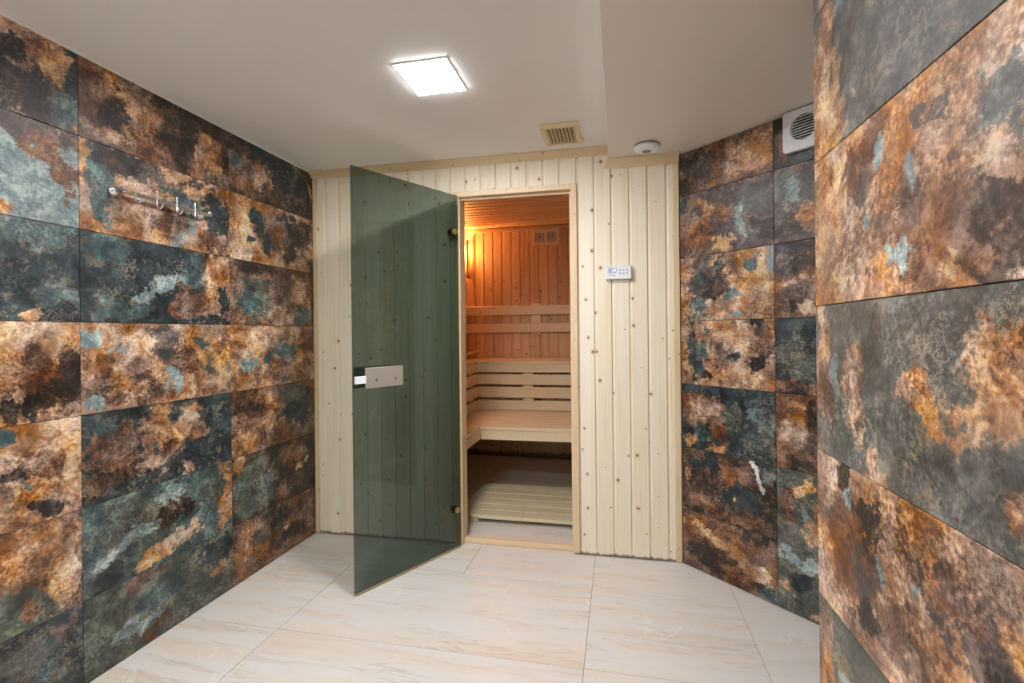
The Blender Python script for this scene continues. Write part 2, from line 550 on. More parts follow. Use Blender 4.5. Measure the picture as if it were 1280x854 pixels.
# tiles of the left wall, column by column (front = nearer the camera), rows from the ceiling down
LEFT = {
    'A': [('O', [('B', .78, .3, .2, .25), ('B', .72, .12, .25, .16), ('K', .98, .45, .05, .6), ('T', .94, .2, .07, .2), ('B', .7, .62, .05, .12), ('P', .6, .55, .03, .07), ('C', .86, .6, .03, .12)]),
          ('P', [('V', .82, .9, .25, .16), ('R', .88, .75, .1, .2), ('R', .93, .5, .05, .2), ('T', .62, .85, .07, .12), ('O', .6, .04, .1, .1)]),
          ('K', [('T', .64, .8, .14, .2), ('T', .8, .9, .12, .1), ('T', .92, .24, .1, .18), ('P', .6, .6, .06, .05), ('O', .78, .06, .06, .06), ('K', .94, .12, .04, .08)]),
          ('O', [('B', .95, .4, .09, .35), ('B', .84, .25, .08, .2), ('R', .8, .55, .08, .2), ('B', .68, .2, .06, .1), ('C', .64, .75, .08, .15)]),
          ('O', [('T', .62, .82, .09, .14), ('R', .84, .6, .1, .12), ('B', .84, .12, .08, .07), ('C', .97, .6, .04, .5), ('B', .7, .5, .08, .08), ('T', .78, .4, .02, .06)]),
          ('R', [('O', .72, .75, .25, .25), ('C', .9, .35, .06, .3), ('E', .7, .2, .16, .26), ('R', .76, .2, .03, .08)]),
          ('K', [('T', .8, .5, .1, .3), ('V', .9, .75, .08, .1), ('G', .7, .6, .1, .2)])],
    'B': [('R', [('B', .62, .8, .35, .22), ('O', .32, .55, .16, .25, -20), ('B', .62, .35, .16, .22), ('B', .18, .4, .08, .25, -30), ('O', .82, .3, .12, .22), ('O', .1, .15, .12, .1), ('B', .97, .6, .04, .4)]),
          ('O', [('T', .09, .62, .09, .42), ('B', .3, .86, .24, .15, -4), ('V', .45, .78, .12, .14), ('T', .62, .62, .16, .16), ('B', .74, .92, .08, .1), ('K', .88, .6, .1, .3), ('R', .5, .35, .1, .14), ('T', .1, .22, .08, .1), ('P', .67, .28, .035, .1), ('P', .58, .1, .04, .07), ('R', .85, .15, .12, .15)]),
          ('K', [('T', .14, .78, .13, .18), ('O', .88, .55, .15, .55), ('P', .44, .42, .17, .1, 28), ('T', .66, .72, .08, .2), ('T', .22, .14, .16, .12), ('R', .66, .25, .12, .22, 20), ('K', .94, .35, .04, .18), ('K', .82, .06, .1, .06)]),
          ('O', [('R', .1, .4, .1, .25), ('V', .48, .78, .11, .2), ('R', .64, .48, .1, .2), ('E', .74, .8, .06, .12), ('E', .8, .42, .045, .1), ('E', .5, .62, .05, .1), ('P', .04, .85, .06, .1), ('P', .22, .68, .05, .06), ('R', .35, .18, .12, .14), ('P', .55, .3, .06, .12), ('C', .92, .4, .08, .2), ('C', .32, .75, .08, .15), ('P', .05, .1, .04, .08)]),
          ('K', [('R', .18, .5, .16, .38), ('O', .42, .6, .12, .34), ('O', .62, .62, .16, .26), ('T', .07, .88, .1, .1), ('B', .1, .2, .14, .16), ('O', .44, .14, .035, .1), ('O', .63, .12, .04, .08), ('R', .52, .42, .06, .1), ('T', .42, .5, .03, .07)]),
          ('T', [('E', .3, .55, .2, .35), ('B', .55, .6, .14, .14), ('O', .93, .6, .07, .5), ('P', .5, .82, .08, .07), ('C', .52, .22, .2, .09, 14), ('P', .2, .4, .14, .07, 20), ('K', .12, .1, .1, .14), ('E', .82, .7, .06, .25)]),
          ('E', [('T', .45, .55, .16, .2), ('K', .85, .7, .16, .2), ('V', .3, .85, .12, .1), ('O', .86, .42, .05, .1), ('R', .4, .12, .1, .07), ('P', .3, .3, .1, .1)])],
    'C': [('B', [('R', .15, .3, .14, .35), ('O', .3, .42, .12, .18), ('K', .7, .6, .28, .3), ('K', .45, .8, .3, .2), ('C', .34, .42, .025, .1), ('C', .44, .38, .025, .09), ('T', .06, .42, .05, .1), ('C', .96, .45, .02, .16)]),
          ('O', [('R', .5, .55, .25, .4), ('C', .14, .45, .12, .4), ('K', .3, .7, .06, .14), ('K', .4, .3, .06, .14), ('B', .65, .35, .1, .28), ('B', .82, .7, .16, .25), ('K', .7, .86, .1, .1), ('T', .95, .12, .05, .12), ('K', .2, .35, .05, .05)]),
          ('R', [('E', .24, .45, .2, .36), ('B', .3, .9, .26, .12), ('V', .55, .68, .16, .22), ('T', .2, .4, .12, .22), ('T', .8, .18, .11, .2), ('O', .55, .12, .14, .2), ('O', .8, .6, .08, .3, 40)]),
          ('O', [('R', .6, .22, .25, .22), ('T', .6, .56, .18, .13), ('P', .2, .35, .06, .1), ('R', .9, .6, .1, .35), ('C', .25, .7, .14, .14), ('T', .4, .42, .06, .08)]),
          ('R', [('O', .16, .14, .16, .16), ('O', .38, .6, .045, .42), ('B', .18, .75, .14, .18), ('K', .74, .6, .22, .34), ('E', .65, .8, .12, .14), ('R', .95, .2, .06, .2)]),
          ('B', [('E', .22, .5, .2, .5), ('T', .38, .4, .06, .36), ('R', .65, .75, .16, .2), ('C', .78, .5, .12, .05, 38), ('R', .55, .2, .1, .14), ('O', .08, .9, .08, .1)]),
          ('R', [('O', .16, .6, .12, .3), ('B', .5, .7, .16, .25), ('B', .7, .3, .16, .14), ('R', .85, .6, .14, .3), ('C', .6, .45, .08, .02), ('V', .3, .5, .1, .12)])],
}
DIAG = {
    'A': [('R', [('B', .5, .92, .6, .22), ('O', .78, .35, .22, .3), ('B', .2, .45, .2, .2), ('V', .3, .3, .15, .15), ('B', .08, .15, .1, .2)]),
          ('V', [('G', .8, .7, .16, .22), ('R', .2, .3, .2, .25), ('O', .3, .72, .08, .12), ('P', .7, .45, .05, .22), ('C', .5, .15, .08, .12), ('B', .9, .25, .12, .14), ('K', .04, .8, .05, .1), ('R', .5, .6, .1, .12)]),
          ('O', [('V', .3, .6, .28, .3), ('K', .46, .82, .1, .12), ('T', .6, .34, .09, .11), ('T', .2, .68, .07, .1), ('T', .2, .2, .1, .16), ('B', .38, .42, .12, .16), ('C', .86, .5, .12, .3), ('T', .74, .82, .06, .06), ('P', .97, .85, .04, .14), ('P', .65, .05, .05, .06)]),
          ('O', [('K', .16, .5, .12, .4), ('T', .26, .5, .06, .3), ('R', .42, .45, .12, .22), ('C', .68, .7, .12, .16), ('K', .6, .5, .08, .06), ('C', .76, .14, .16, .1), ('R', .9, .7, .1, .25), ('B', .86, .35, .08, .1), ('B', .34, .12, .06, .12), ('B', .8, .95, .05, .06)]),
          ('K', [('R', .12, .6, .14, .3), ('O', .32, .62, .16, .25), ('R', .42, .32, .1, .2), ('T', .2, .2, .12, .1), ('O', .1, .12, .04, .1), ('O', .35, .06, .07, .06), ('E', .62, .6, .1, .16), ('T', .85, .7, .1, .2), ('E', .95, .3, .05, .2)]),
          ('B', [('R', .62, .72, .22, .2), ('R', .2, .22, .2, .16), ('K', .25, .8, .16, .14), ('K', .65, .4, .2, .2), ('O', .1, .55, .035, .09), ('T', .94, .85, .07, .12), ('W', .85, .78, .03, .18, 25), ('R', .7, .1, .16, .12), ('C', .62, .36, .03, .06)]),
          ('R', [('C', .3, .62, .26, .07, -14), ('O', .66, .45, .2, .16, -20), ('C', .85, .3, .1, .1), ('B', .3, .25, .26, .2), ('B', .8, .85, .16, .1), ('V', .3, .85, .1, .1), ('T', .9, .06, .1, .14), ('B', .7, .2, .1, .07)])],
    'B': [('K', [('B', .1, .7, .1, .3), ('R', .05, .3, .06, .2), ('T', .16, .15, .06, .1), ('R', .6, .5, .2, .3)]),
          ('V', [('G', .06, .75, .1, .25), ('P', .1, .6, .04, .2), ('B', .14, .2, .1, .12), ('O', .24, .25, .08, .14), ('V', .25, .9, .08, .1), ('O', .7, .5, .2, .3)]),
          ('R', [('B', .15, .85, .2, .22), ('V', .05, .75, .05, .16), ('O', .2, .55, .16, .05, 16), ('C', .2, .12, .06, .06), ('B', .1, .12, .04, .08), ('T', .7, .5, .2, .3)]),
          ('K', [('E', .15, .4, .1, .2), ('G', .1, .6, .04, .15), ('R', .05, .07, .07, .1), ('R', .25, .06, .06, .08), ('O', .7, .5, .2, .3)]),
          ('R', [('O', .12, .6, .08, .25), ('B', .2, .12, .14, .12), ('C', .07, .55, .025, .06), ('B', .24, .7, .04, .15), ('K', .7, .5, .2, .3)]),
          ('E', [('C', .16, .8, .1, .08), ('R', .06, .55, .035, .22), ('P', .18, .5, .03, .14), ('R', .28, .55, .025, .25), ('G', .15, .1, .14, .14), ('O', .24, .25, .06, .08)]),
          ('E', [('P', .08, .8, .06, .14), ('K', .15, .5, .06, .25, -30), ('P', .18, .7, .08, .08), ('O', .05, .25, .05, .1), ('O', .27, .06, .04, .06), ('T', .7, .5, .2, .3)])],
}
NEAR = [  # from the ceiling down, u runs from the outer corner towards the camera
    ('G', [('O', .08, .3, .1, .5), ('T', .5, .5, .2, .3)]),
    ('G', [('O', .07, .45, .1, .5), ('C', .14, .3, .08, .3), ('T', .22, .85, .05, .2), ('R', .03, .7, .04, .2), ('G', .6, .6, .3, .4), ('O', .22, .25, .05, .12), ('O', .62, .9, .12, .08)]),
    ('O', [('R', .3, .75, .14, .2), ('V', .32, .68, .06, .12), ('B', .85, .25, .2, .22), ('R', .6, .3, .18, .25), ('G', .9, .7, .12, .16), ('V', .62, .8, .06, .08), ('P', .42, .75, .025, .06), ('P', .55, .55, .02, .08), ('P', .36, .35, .015, .06), ('P', .48, .2, .035, .07), ('C', .1, .4, .08, .25), ('C', .2, .15, .04, .1), ('C', .2, .75, .03, .16)]),
    ('G', [('O', .05, .6, .06, .42), ('R', .1, .35, .05, .22), ('P', .17, .5, .025, .14), ('O', .26, .5, .05, .26), ('E', .2, .25, .06, .12), ('O', .52, .52, .025, .1), ('O', .63, .5, .07, .14), ('O', .84, .65, .1, .26), ('R', .93, .75, .08, .2), ('O', .97, .2, .1, .2), ('O', .38, .06, .04, .12), ('G', .5, .25, .12, .2)]),
    ('O', [('R', .25, .5, .16, .3), ('B', .36, .72, .08, .16), ('V', .3, .4, .07, .2), ('P', .2, .86, .015, .12, 20), ('B', .18, .9, .03, .1), ('O', .46, .66, .08, .14), ('V', .74, .6, .1, .12), ('R', .62, .75, .12, .12), ('K', .94, .75, .08, .2), ('P', .56, .52, .02, .08), ('B', .85, .35, .1, .14), ('P', .4, .55, .012, .1, 30), ('R', .5, .3, .14, .18), ('B', .3, .2, .06, .12)]),
    ('E', [('O', .05, .5, .05, .6), ('G', .3, .6, .16, .3), ('P', .2, .7, .06, .06), ('T', .05, .35, .02, .12)]),
    ('E', [('O', .3, .5, .2, .3)]),
]
def random_spec(rng):
    b = rng.choice('TOKREVOR')
    return (b, [(rng.choice('TOKRBCPEO'), rng.random(), rng.random(), .06 + .16 * rng.random(), .1 + .25 * rng.random(), rng.uniform(-30, 30)) for _ in range(6)])
rng = random.Random(5)
SPARE = [slate('rusty_slate_spare', *random_spec(rng)) for _ in range(8)]

tile_cache = {}
def tile_mesh(wd, ht, th=0.008, gap=0.0018, bev=0.0012):
    key = (round(wd, 4), round(ht, 4), th)
    if key not in tile_cache:
        tile_cache[key] = box_me((gap / 2, 0, gap / 2), (wd - gap / 2, th, ht - gap / 2), bev, 'tile')
    me = tile_cache[key].copy()
    return me

ROWS = [Z0 + k * TH for k in range(7)]     # joints
def tile_rows(ztop):
    """(z0, z1, row index from the ceiling) bottom row is cut at the floor, top row at the ceiling"""
    js = [0.001] + [z for z in ROWS if z < ztop - 0.02] + [ztop - 0.002]
    n = len(js) - 1
    return [(js[i], js[i + 1], n - 1 - i, i) for i in range(n)]

def tile_column(parent, org, rz, s0, s1, ztop, specs=None, wd_nominal=None):
    """org: start point of the wall line, rz: wall direction; specs listed from the ceiling down"""
    dx, dy = math.cos(rz), math.sin(rz)
    for z0, z1, row, k in tile_rows(ztop):
        me = tile_mesh(s1 - s0, z1 - z0)
        if specs is not None and row < len(specs):
            m = slate('rusty_slate', specs[row][0], specs[row][1], s1 - s0)
        else:
            m = rng.choice(SPARE)
        me.materials.clear()
        jitter = rng.uniform(-0.0004, 0.0004)
        obj('tile', me, m, parent, T(org[0] + dx * s0 - dy * jitter, org[1] + dy * s0 + dx * jitter, z0, rz))

# ================================================================== THE SETTING
# floor
bm = bmesh.new()
add_box(bm, (-2.2, YREAR - 0.2, -0.12), (2.2, SY1 + 0.1, -0.003))
floor = obj('floor', newmesh(bm, 'floor'), M['floor_grout'], kind='structure', label='cream marble tiled floor with thin joints', category='floor')
def floor_tile(x0, x1, y0, y1):
    g = 0.0012
    me = box_me((g, g, -0.010), (x1 - x0 - g, y1 - y0 - g, 0.0), 0.0006, 'tile')
    obj('tile', me, M['marble'], floor, T(x0, y0, 0))
FX = [-1.8588, -1.41, -0.79, -0.137, 0.513, 1.30]
ys = [YREAR, -1.17, -0.57, 0.03, 0.63, 1.23, 1.83, 2.433, 2.86]
for j in range(len(ys) - 1):
    cols = list(FX)
    if ys[j + 1] <= 2.44 and (j % 2 == 0 or True):
        cols = [x for x in FX if x != -0.79]
    for a, b in zip(cols, cols[1:]):
        if ys[j] < 1.2 and a > 0.4:
            continue
        if ys[j] < 1.2 and b > 0.5:
            b = 0.447
        floor_tile(a, b, ys[j], ys[j + 1])
for y0, y1 in ((2.86, 3.43), (3.43, 4.03), (4.03, 4.86)):
    for a, b in ((-1.73, -1.10), (-1.10, -0.20), (-0.20, 0.26)):
        floor_tile(a, b, y0, y1)

# left wall
wall_left = obj('wall_left', box_me((XL - 0.12, YREAR, 0), (XL - 0.0085, YB + 0.1, ZC + 0.1)), M['grout'], kind='structure', label='left wall clad in large rust and teal slate tiles', category='wall')
Y1, Y2 = 1.3974, 2.0923
tile_column(wall_left, (XL - 0.008 + 0.008, 0), math.pi / 2, Y2, YB - 0.001, ZC, LEFT['C'])
tile_column(wall_left, (XL, 0), math.pi / 2, Y1, Y2, ZC, LEFT['B'])
tile_column(wall_left, (XL, 0), math.pi / 2, Y1 - TW, Y1, ZC, LEFT['A'])
for k in range(1, 4):
    tile_column(wall_left, (XL, 0), math.pi / 2, Y1 - TW * (k + 1), Y1 - TW * k, ZC)
tile_column(wall_left, (XL, 0), math.pi / 2, YREAR + 0.002, Y1 - TW * 4, ZC)

# slanted wall on the right
c45 = math.sqrt(0.5)
def diag(s, n=0.0, z=0.0):
    return Vector((XR + c45 * s + c45 * n, YB - c45 * s + c45 * n, z))   # n > 0 goes into the wall
bm = bmesh.new()
add_box(bm, (-0.02, 0.0085, 0), (1.40, 0.12, ZB + 0.1))
wall_diag = obj('wall_slanted', newmesh(bm, 'wall'), M['grout'], None, None, kind='structure', label='slanted right wall of rusty slate tiles under the fan', category='wall')
wall_diag.matrix_basis = T(XR, YB, 0, -math.pi / 4)
S2 = 0.5066
def diag_column(s0, s1, specs):
    tile_column(wall_diag, (0, 0), 0.0, s0, s1, ZB, specs)
diag_column(0.002, S2, DIAG['A'])
diag_column(S2, S2 + TW, DIAG['B'])
diag_column(S2 + TW, 1.385, None)

# near wall with its outer corner
NB = XN + 0.0085
bm = bmesh.new()
add_box(bm, (NB, YREAR, 0), (1.5, YN - 0.0085, ZB + 0.1))
wall_near = obj('wall_right', newmesh(bm, 'wall'), M['grout'], kind='structure', label='right wall block of orange and grey slate tiles with outer corner', category='wall')
NSP = list(NEAR)
tile_column(wall_near, (XN, YN), -math.pi / 2, 0.0, TW, ZB, NSP)
for k in range(1, 4):
    tile_column(wall_near, (XN, YN), -math.pi / 2, TW * k, TW * (k + 1), ZB)
# its end face, hidden from here
tile_column(wall_near, (1.145, YN), math.pi, 0.0, 1.145 - XN - 0.0085, ZB)
bm = bmesh.new()
add_box(bm, (1.30, 1.24, 0), (1.42, 2.0, ZB + 0.1))
wall_niche = obj('wall_niche', newmesh(bm, 'wall'), M['grout'], kind='structure', label='short tiled wall closing the niche behind the right corner', category='wall')
tile_column(wall_niche, (1.291, 1.80), -math.pi / 2, 0.0, 0.50, ZB)

# ceilings
XBK = -0.046
obj('ceiling', box_me((-2.0, YREAR - 0.1, ZC), (XBK + 0.02, YB + 0.1, ZC + 0.12)), M['ceiling'], kind='structure', label='pale grey painted ceiling with square light panel', category='ceiling')
obj('ceiling_bulkhead', box_me((XBK, YREAR, ZB), (1.5, YB - 0.001, ZC + 0.11), 0.002), M['bulkhead'], kind='structure', label='lowered ceiling section carrying the round sensor', category='ceiling')
bm = bmesh.new()
add_extrude(bm, [(0, 0), (0.007, 0), (0, -0.007)], lambda p: (XL + p[0], YREAR, ZC + p[1]), lambda p: (XL + p[0], YB - 0.01, ZC + p[1]))
obj('trim_1', newmesh(bm, 'bead'), M['white_paint'], kind='structure', label='thin white sealant bead between left wall and ceiling', category='trim')

# boarded wall with door opening
OX0, OX1, OZ = -0.900, -0.254, 2.026      # clear opening
bm = bmesh.new()
for a, b in (((XL - 0.1, YB + 0.0145, 0), (OX0 - 0.02, SY0 - 0.002, 2.30)), ((OX1 + 0.02, YB + 0.0145, 0), (XR + 0.1, SY0 - 0.002, 2.30)), ((OX0 - 0.02, YB + 0.0145, OZ + 0.02), (OX1 + 0.02, SY0 - 0.002, 2.30))):
    add_box(bm, a, b)
wall_back = obj('wall_back', newmesh(bm, 'wall'), M['backing'], kind='structure', label='pale knotty spruce board wall around the sauna door', category='wall')

board_cache = {}
def board_mesh(wd, ht):
    key = (round(wd, 4), round(ht, 4))
    if key in board_cache:
        return board_cache[key]
    bm = bmesh.new()
    tg = min(0.010, wd * 0.2)
    prof = [(0.0, 0.014), (0.0, 0.0065), (tg, 0.0065), (tg + 0.0005, 0.004), (tg + 0.004, 0.0), (wd - 0.0045, 0.0), (wd - 0.0012, 0.004), (wd - 0.0008, 0.014)]
    add_extrude(bm, prof, lambda p: (p[0], p[1], 0), lambda p: (p[0], p[1], ht))
    board_cache[key] = newmesh(bm, 'board')
    return board_cache[key]

SEAMS_L = [-1.831, -1.776, -1.685, -1.594, -1.500, -1.405, -1.314, -1.223, -1.134, -1.046, -0.957]
SEAMS_T = [-0.957, -0.866, -0.773, -0.683, -0.592, -0.502, -0.408, -0.317, -0.222]
SEAMS_R = [-0.222, -0.127, -0.034, 0.061, 0.157, 0.253, 0.300]
bz = random.Random(2)
for seams, z0 in ((SEAMS_L, 0.004), (SEAMS_T, OZ + 0.030), (SEAMS_R, 0.004)):
    for a, b in zip(seams, seams[1:]):
        ztop = 2.212
        zz = z0 + (bz.uniform(0, 0.003) if z0 < 0.1 else 0)
        obj('board', board_mesh(b - a, ztop - zz), M['spruce'] if z0 < 0.1 else M['spruce_clean'], wall_back, T(a, YB + bz.uniform(-0.0004, 0.0004), zz))
# last left board beside the door frame
obj('board', board_mesh(0.017, 2.2), M['spruce'], wall_back, T(-0.957, YB, 0.004))

# cornices and corner strips
def cornice(name, x0, x1, zt, hgt, mitre, label):
    bm = bmesh.new()
    prof = [(0, 0), (-0.046, 0), (-0.046, -0.003), (-0.004, -hgt), (0, -hgt)]
    add_extrude(bm, prof, lambda p: (x0 + (mitre * (p[1] / -hgt) if mitre else 0), YB + p[0] + 0.0005, zt + p[1]), lambda p: (x1, YB + p[0] + 0.0005, zt + p[1]))
    me = newmesh(bm, 'cornice')
    for v in me.vertices:     # length along local Z for the grain
        x, y, z = v.co
        v.co = (z - zt, y - YB, x)
    R = Matrix(((0, 0, 1, 0), (0, 1, 0, YB), (1, 0, 0, zt), (0, 0, 0, 1)))
    me.flip_normals()
    o = obj(name, me, M['spruce_trim'], None, R, kind='structure', label=label, category='trim')
    return o
cornice('trim_2', XL + 0.002, XBK - 0.002, ZC - 0.0005, 0.036, 0, 'long wooden cornice under the main ceiling')
cornice('trim_3', XBK, XR - 0.003, ZB - 0.0005, 0.044, -0.030, 'short mitred cornice under the lowered ceiling')
obj('trim_4', box_me((0, -0.004, 0), (0.026, 0.012, 2.206), 0.003), M['spruce_trim'], None, T(XL + 0.001, YB, 0.002), kind='structure', label='narrow wooden corner strip beside left tiled wall', category='trim')
obj('trim_5', box_me((0, -0.006, 0), (0.034, 0.012, 2.125), 0.003), M['spruce_trim'], None, T(0.2865, YB, 0.002), kind='structure', label='narrow wooden corner strip beside slanted tiled wall', category='trim')

# door frame
def vboard(name, x0, x1, y0, y1, z0, z1, mat, parent, bev=0.002):
    return obj(name, box_me((0, 0, 0), (x1 - x0, y1 - y0, z1 - z0), bev), mat, parent, T(x0, y0, z0))
def hboard(name, x0, x1, y0, y1, z0, z1, mat, parent, bev=0.002, **kw):
    """grain along X: local Z -> world X, local X -> world Z (mirrored handled by local Y)"""
    me = box_me((0, 0, 0), (z1 - z0, y1 - y0, x1 - x0), bev)
    R = Matrix(((0, 0, 1, x0), (0, -1, 0, y1), (1, 0, 0, z0), (0, 0, 0, 1)))
    return obj(name, me, mat, parent, R, **kw)
def yboard(name, x0, x1, y0, y1, z0, z1, mat, parent, bev=0.002, **kw):
    """grain along Y"""
    me = box_me((0, 0, 0), (z1 - z0, x1 - x0, y1 - y0), bev)
    R = Matrix(((0, 1, 0, x0), (0, 0, 1, y0), (1, 0, 0, z0), (0, 0, 0, 1)))
    return obj(name, me, mat, parent, R, **kw)

frame = empty('trim_6', (0, 0, 0), kind='structure', label='pale wooden door frame around the sauna opening', category='door frame')
vboard('casing', OX1, OX1 + 0.034, YB - 0.012, YB + 0.0, 0.012, OZ + 0.030, M['spruce_frame'], frame)
vboard('casing', OX0 - 0.040, OX0 - 0.004, YB - 0.006, YB + 0.0, 0.004, OZ + 0.030, M['spruce_frame'], frame)
hboard('casing', OX0 - 0.004, OX1, YB - 0.012, YB + 0.0, OZ, OZ + 0.030, M['spruce_frame'], frame)
vboard('jamb', OX0 - 0.018, OX0, YB + 0.0005, SY0, 0.002, OZ, M['spruce_frame'], frame)
vboard('jamb', OX1, OX1 + 0.018, YB + 0.0005, SY0, 0.002, OZ, M['spruce_frame'], frame)
hboard('jamb', OX0, OX1, YB + 0.0005, SY0, OZ, OZ + 0.018, M['spruce_frame'], frame)
vboard('stop', OX1 - 0.010, OX1, YB + 0.022, YB + 0.05, 0.03, OZ - 0.01, M['spruce_frame'], frame)
hboard('stop', OX0, OX1, YB + 0.022, YB + 0.05, OZ - 0.014, OZ, M['spruce_frame'], frame)
hboard('threshold', OX0, OX1, YB + 0.028, YB + 0.068, 0.0005, 0.030, M['spruce_frame'], frame, 0.003)

# glass door, swung open
HX, HY = -0.905, 2.745
ang = math.atan2(-0.891, -0.453)
DL = 0.700
door = empty('door_1', (HX, HY, 0.008), ang, kind='structure', label='smoked grey glass sauna door swung wide open', category='door')
# local x runs from hinge to free edge, local +y faces the camera side
GZ = 2.020
obj('glass_panel', box_me((0.0, -0.004, 0.006), (DL, 0.004, GZ), 0.0008), M['glass'], door)
obj('bottom_lit_edge', box_me((0.004, -0.0045, 0.0), (DL, 0.0045, 0.0055)), M['lit_edge'], door, label='thin tan strip painted as the lit bottom edge of the glass')  # tan strip stands in for light caught on the glass edge
for hz in (1.806, 0.215):
    bm = bmesh.new()
    add_lathe(bm, (0.036, 0.0042, hz), (0, 1, 0), [(0.0, 0.0), (0.013, 0.0), (0.0165, 0.004), (0.017, 0.010), (0.015, 0.016), (0.009, 0.019), (0.0, 0.020)], 24)
    kb = smooth(obj('hinge_knob', newmesh(bm, 'knob'), M['brass'], door, label='round brass hinge knob'))
    bm = bmesh.new()
    add_lathe(bm, (0.036, -0.0042, hz), (0, -1, 0), [(0.0, 0.0), (0.020, 0.0), (0.020, 0.022), (0.017, 0.026), (0.0, 0.026)], 24)
    smooth(obj('hinge_bush', newmesh(bm, 'bush'), M['rubber'], door, label='black hinge bush behind the glass'))
hp = obj('handle_plate', box_me((0.418, 0.0045, 0.965), (0.638, 0.020, 1.064), 0.003, seg=2), M['alu'], door, label='brushed metal handle plate with two screws')
for sx in (0.467, 0.580):
    bm = bmesh.new()
    add_lathe(bm, (sx, 0.0195, 1.002), (0, 1, 0), [(0.0, 0.0), (0.0075, 0.0), (0.0075, 0.002), (0.005, 0.0025), (0.0, 0.0012)], 16)
    obj('screw', newmesh(bm, 'screw'), M['grey_plastic'], hp)
obj('latch', box_me((0.634, 0.0045, 0.990), (0.695, 0.016, 1.026), 0.002), M['white_plastic'], door, label='small white latch block')
obj('back_plate', box_me((0.44, -0.018, 0.968), (0.690, -0.0045, 1.070), 0.002), M['alu'], door, label='metal plate on the far side of the glass')

# ------------------------------------------------------------------ sauna cabin shell
def board_run(parent, x0, x1, fn, length, mat, pitch=0.0935, gap=0.0):
    x = x0
    while x < x1 - 0.02:
        w_ = min(pitch, x1 - x) - gap
        obj('board', board_mesh(w_, length), mat, parent, fn(x))
        x += pitch
sb = obj('wall_sauna_back', box_me((SX0 - 0.1, SY1 + 0.015, 0), (SX1 + 0.1, SY1 + 0.10, SZ + 0.1)), M['backing'], kind='structure', label='knotty board wall behind the sauna benches', category='wall')
board_run(sb, SX0, SX1, lambda x: T(x + 0.02, SY1, 0.02), SZ - 0.02, M['sauna_spruce'])
sl = obj('wall_sauna_left', box_me((SX0 - 0.09, SY0, 0), (SX0 - 0.015, SY1 + 0.015, SZ + 0.1)), M['backing'], kind='structure', label='board wall at the left end of the sauna benches', category='wall')
board_run(sl, SY0, SY1, lambda y: T(SX0, y, 0.02, math.pi / 2), SZ - 0.02, M['sauna_spruce'])
sr = obj('wall_sauna_right', box_me((SX1 + 0.015, SY0, 0), (SX1 + 0.09, SY1 + 0.015, SZ + 0.1)), M['backing'], kind='structure', label='board wall at the right end of the sauna benches', category='wall')
board_run(sr, -SY1, -SY0, lambda y: T(SX1, -y, 0.02, -math.pi / 2), SZ - 0.02, M['sauna_spruce'])
sc = obj('ceiling_sauna', box_me((SX0 - 0.1, SY0, SZ + 0.015), (SX1 + 0.1, SY1 + 0.1, SZ + 0.09)), M['backing'], kind='structure', label='board ceiling inside the sauna cabin', category='ceiling')
board_run(sc, SY0, SY1, lambda y: Matrix(((0, 0, 1, SX0), (1, 0, 0, y), (0, 1, 0, SZ), (0, 0, 0, 1))), SX1 - SX0, M['sauna_spruce'], gap=0.008)
hboard('trim_7', SX0, SX1, SY1 - 0.014, SY1 - 0.0005, SZ - 0.040, SZ - 0.0005, M['sauna_spruce'], None, 0.003, kind='structure', label='wooden strip where sauna wall meets sauna ceiling', category='trim')

# ================================================================== SAUNA FURNITURE
ZU, YU, XU = 0.985, 4.300, -1.242      # upper bench top, front, left-run front
ZLB, YLB, XLB = 0.550, 3.500, -0.994   # lower bench
SLT = 0.024
def bench_slats(parent, xa, xb, ya, yb, zt, n, along):
    """n slats between a and b"""
    if along == 'X':
        p = (yb - ya) / n
        for k in range(n):
            hboard('slat', xa, xb, ya + p * k + 0.004, ya + p * (k + 1) - 0.004, zt - SLT, zt, M['bench_wood'], parent, 0.003)
    else:
        p = (xb - xa) / n
        for k in range(n):
            yboard('slat', xa + p * k + 0.004, xa + p * (k + 1) - 0.004, ya, yb, zt - SLT, zt, M['bench_wood'], parent, 0.003)

YEND = 2.90
ub = empty('upper_bench', (-0.7, 4.55, 0), label='upper L-shaped sauna bench with slatted front boards', category='bench')
lb = empty('lower_bench', (-0.7, 3.9, 0), label='lower L-shaped sauna bench above the dark floor', category='bench')
def into(parent, before):
    """re-express parts built in room coordinates in their thing's space"""
    inv = parent.matrix_basis.inverted()
    for o in [c for c in COL.objects if c.parent == parent and c.name not in before]:
        o.matrix_basis = inv @ o.matrix_basis
b0 = set()
bench_slats(ub, SX0 + 0.003, SX1 - 0.003, YU - 0.004, SY1 - 0.016, ZU, 5, 'X')
bench_slats(ub, SX0 + 0.003, XU + 0.004, YEND, YU - 0.004, ZU, 4, 'Y')
GR = [(0.885, ZU - SLT - 0.001), (0.777, 0.868), (0.661, 0.756), (ZLB + 0.001, 0.638)]
for i, (za, zb) in enumerate(GR):
    nm = 'fascia' if i == 0 else 'front_board'
    hboard(nm, XU, SX1 - 0.003, YU, YU + 0.02, za, zb, M['bench_wood'], ub)
    yboard(nm, XU - 0.02, XU, YEND, YU + 0.02, za, zb, M['bench_wood'], ub)
for x in (-0.830, -0.02):
    vboard('post', x, x + 0.089, YU + 0.0205, YU + 0.06, ZLB + 0.001, ZU - SLT - 0.002, M['bench_wood'], ub)
for y in (4.10, 3.2):
    vboard('post', XU - 0.06, XU - 0.0205, y, y + 0.12, ZLB + 0.001, ZU - SLT - 0.002, M['bench_wood'], ub)
into(ub, b0)
bench_slats(lb, SX0 + 0.003, SX1 - 0.003, YLB, YU - 0.001, ZLB, 7, 'X')
bench_slats(lb, XU - 0.002, XLB, YEND, YLB - 0.001, ZLB, 2, 'Y')
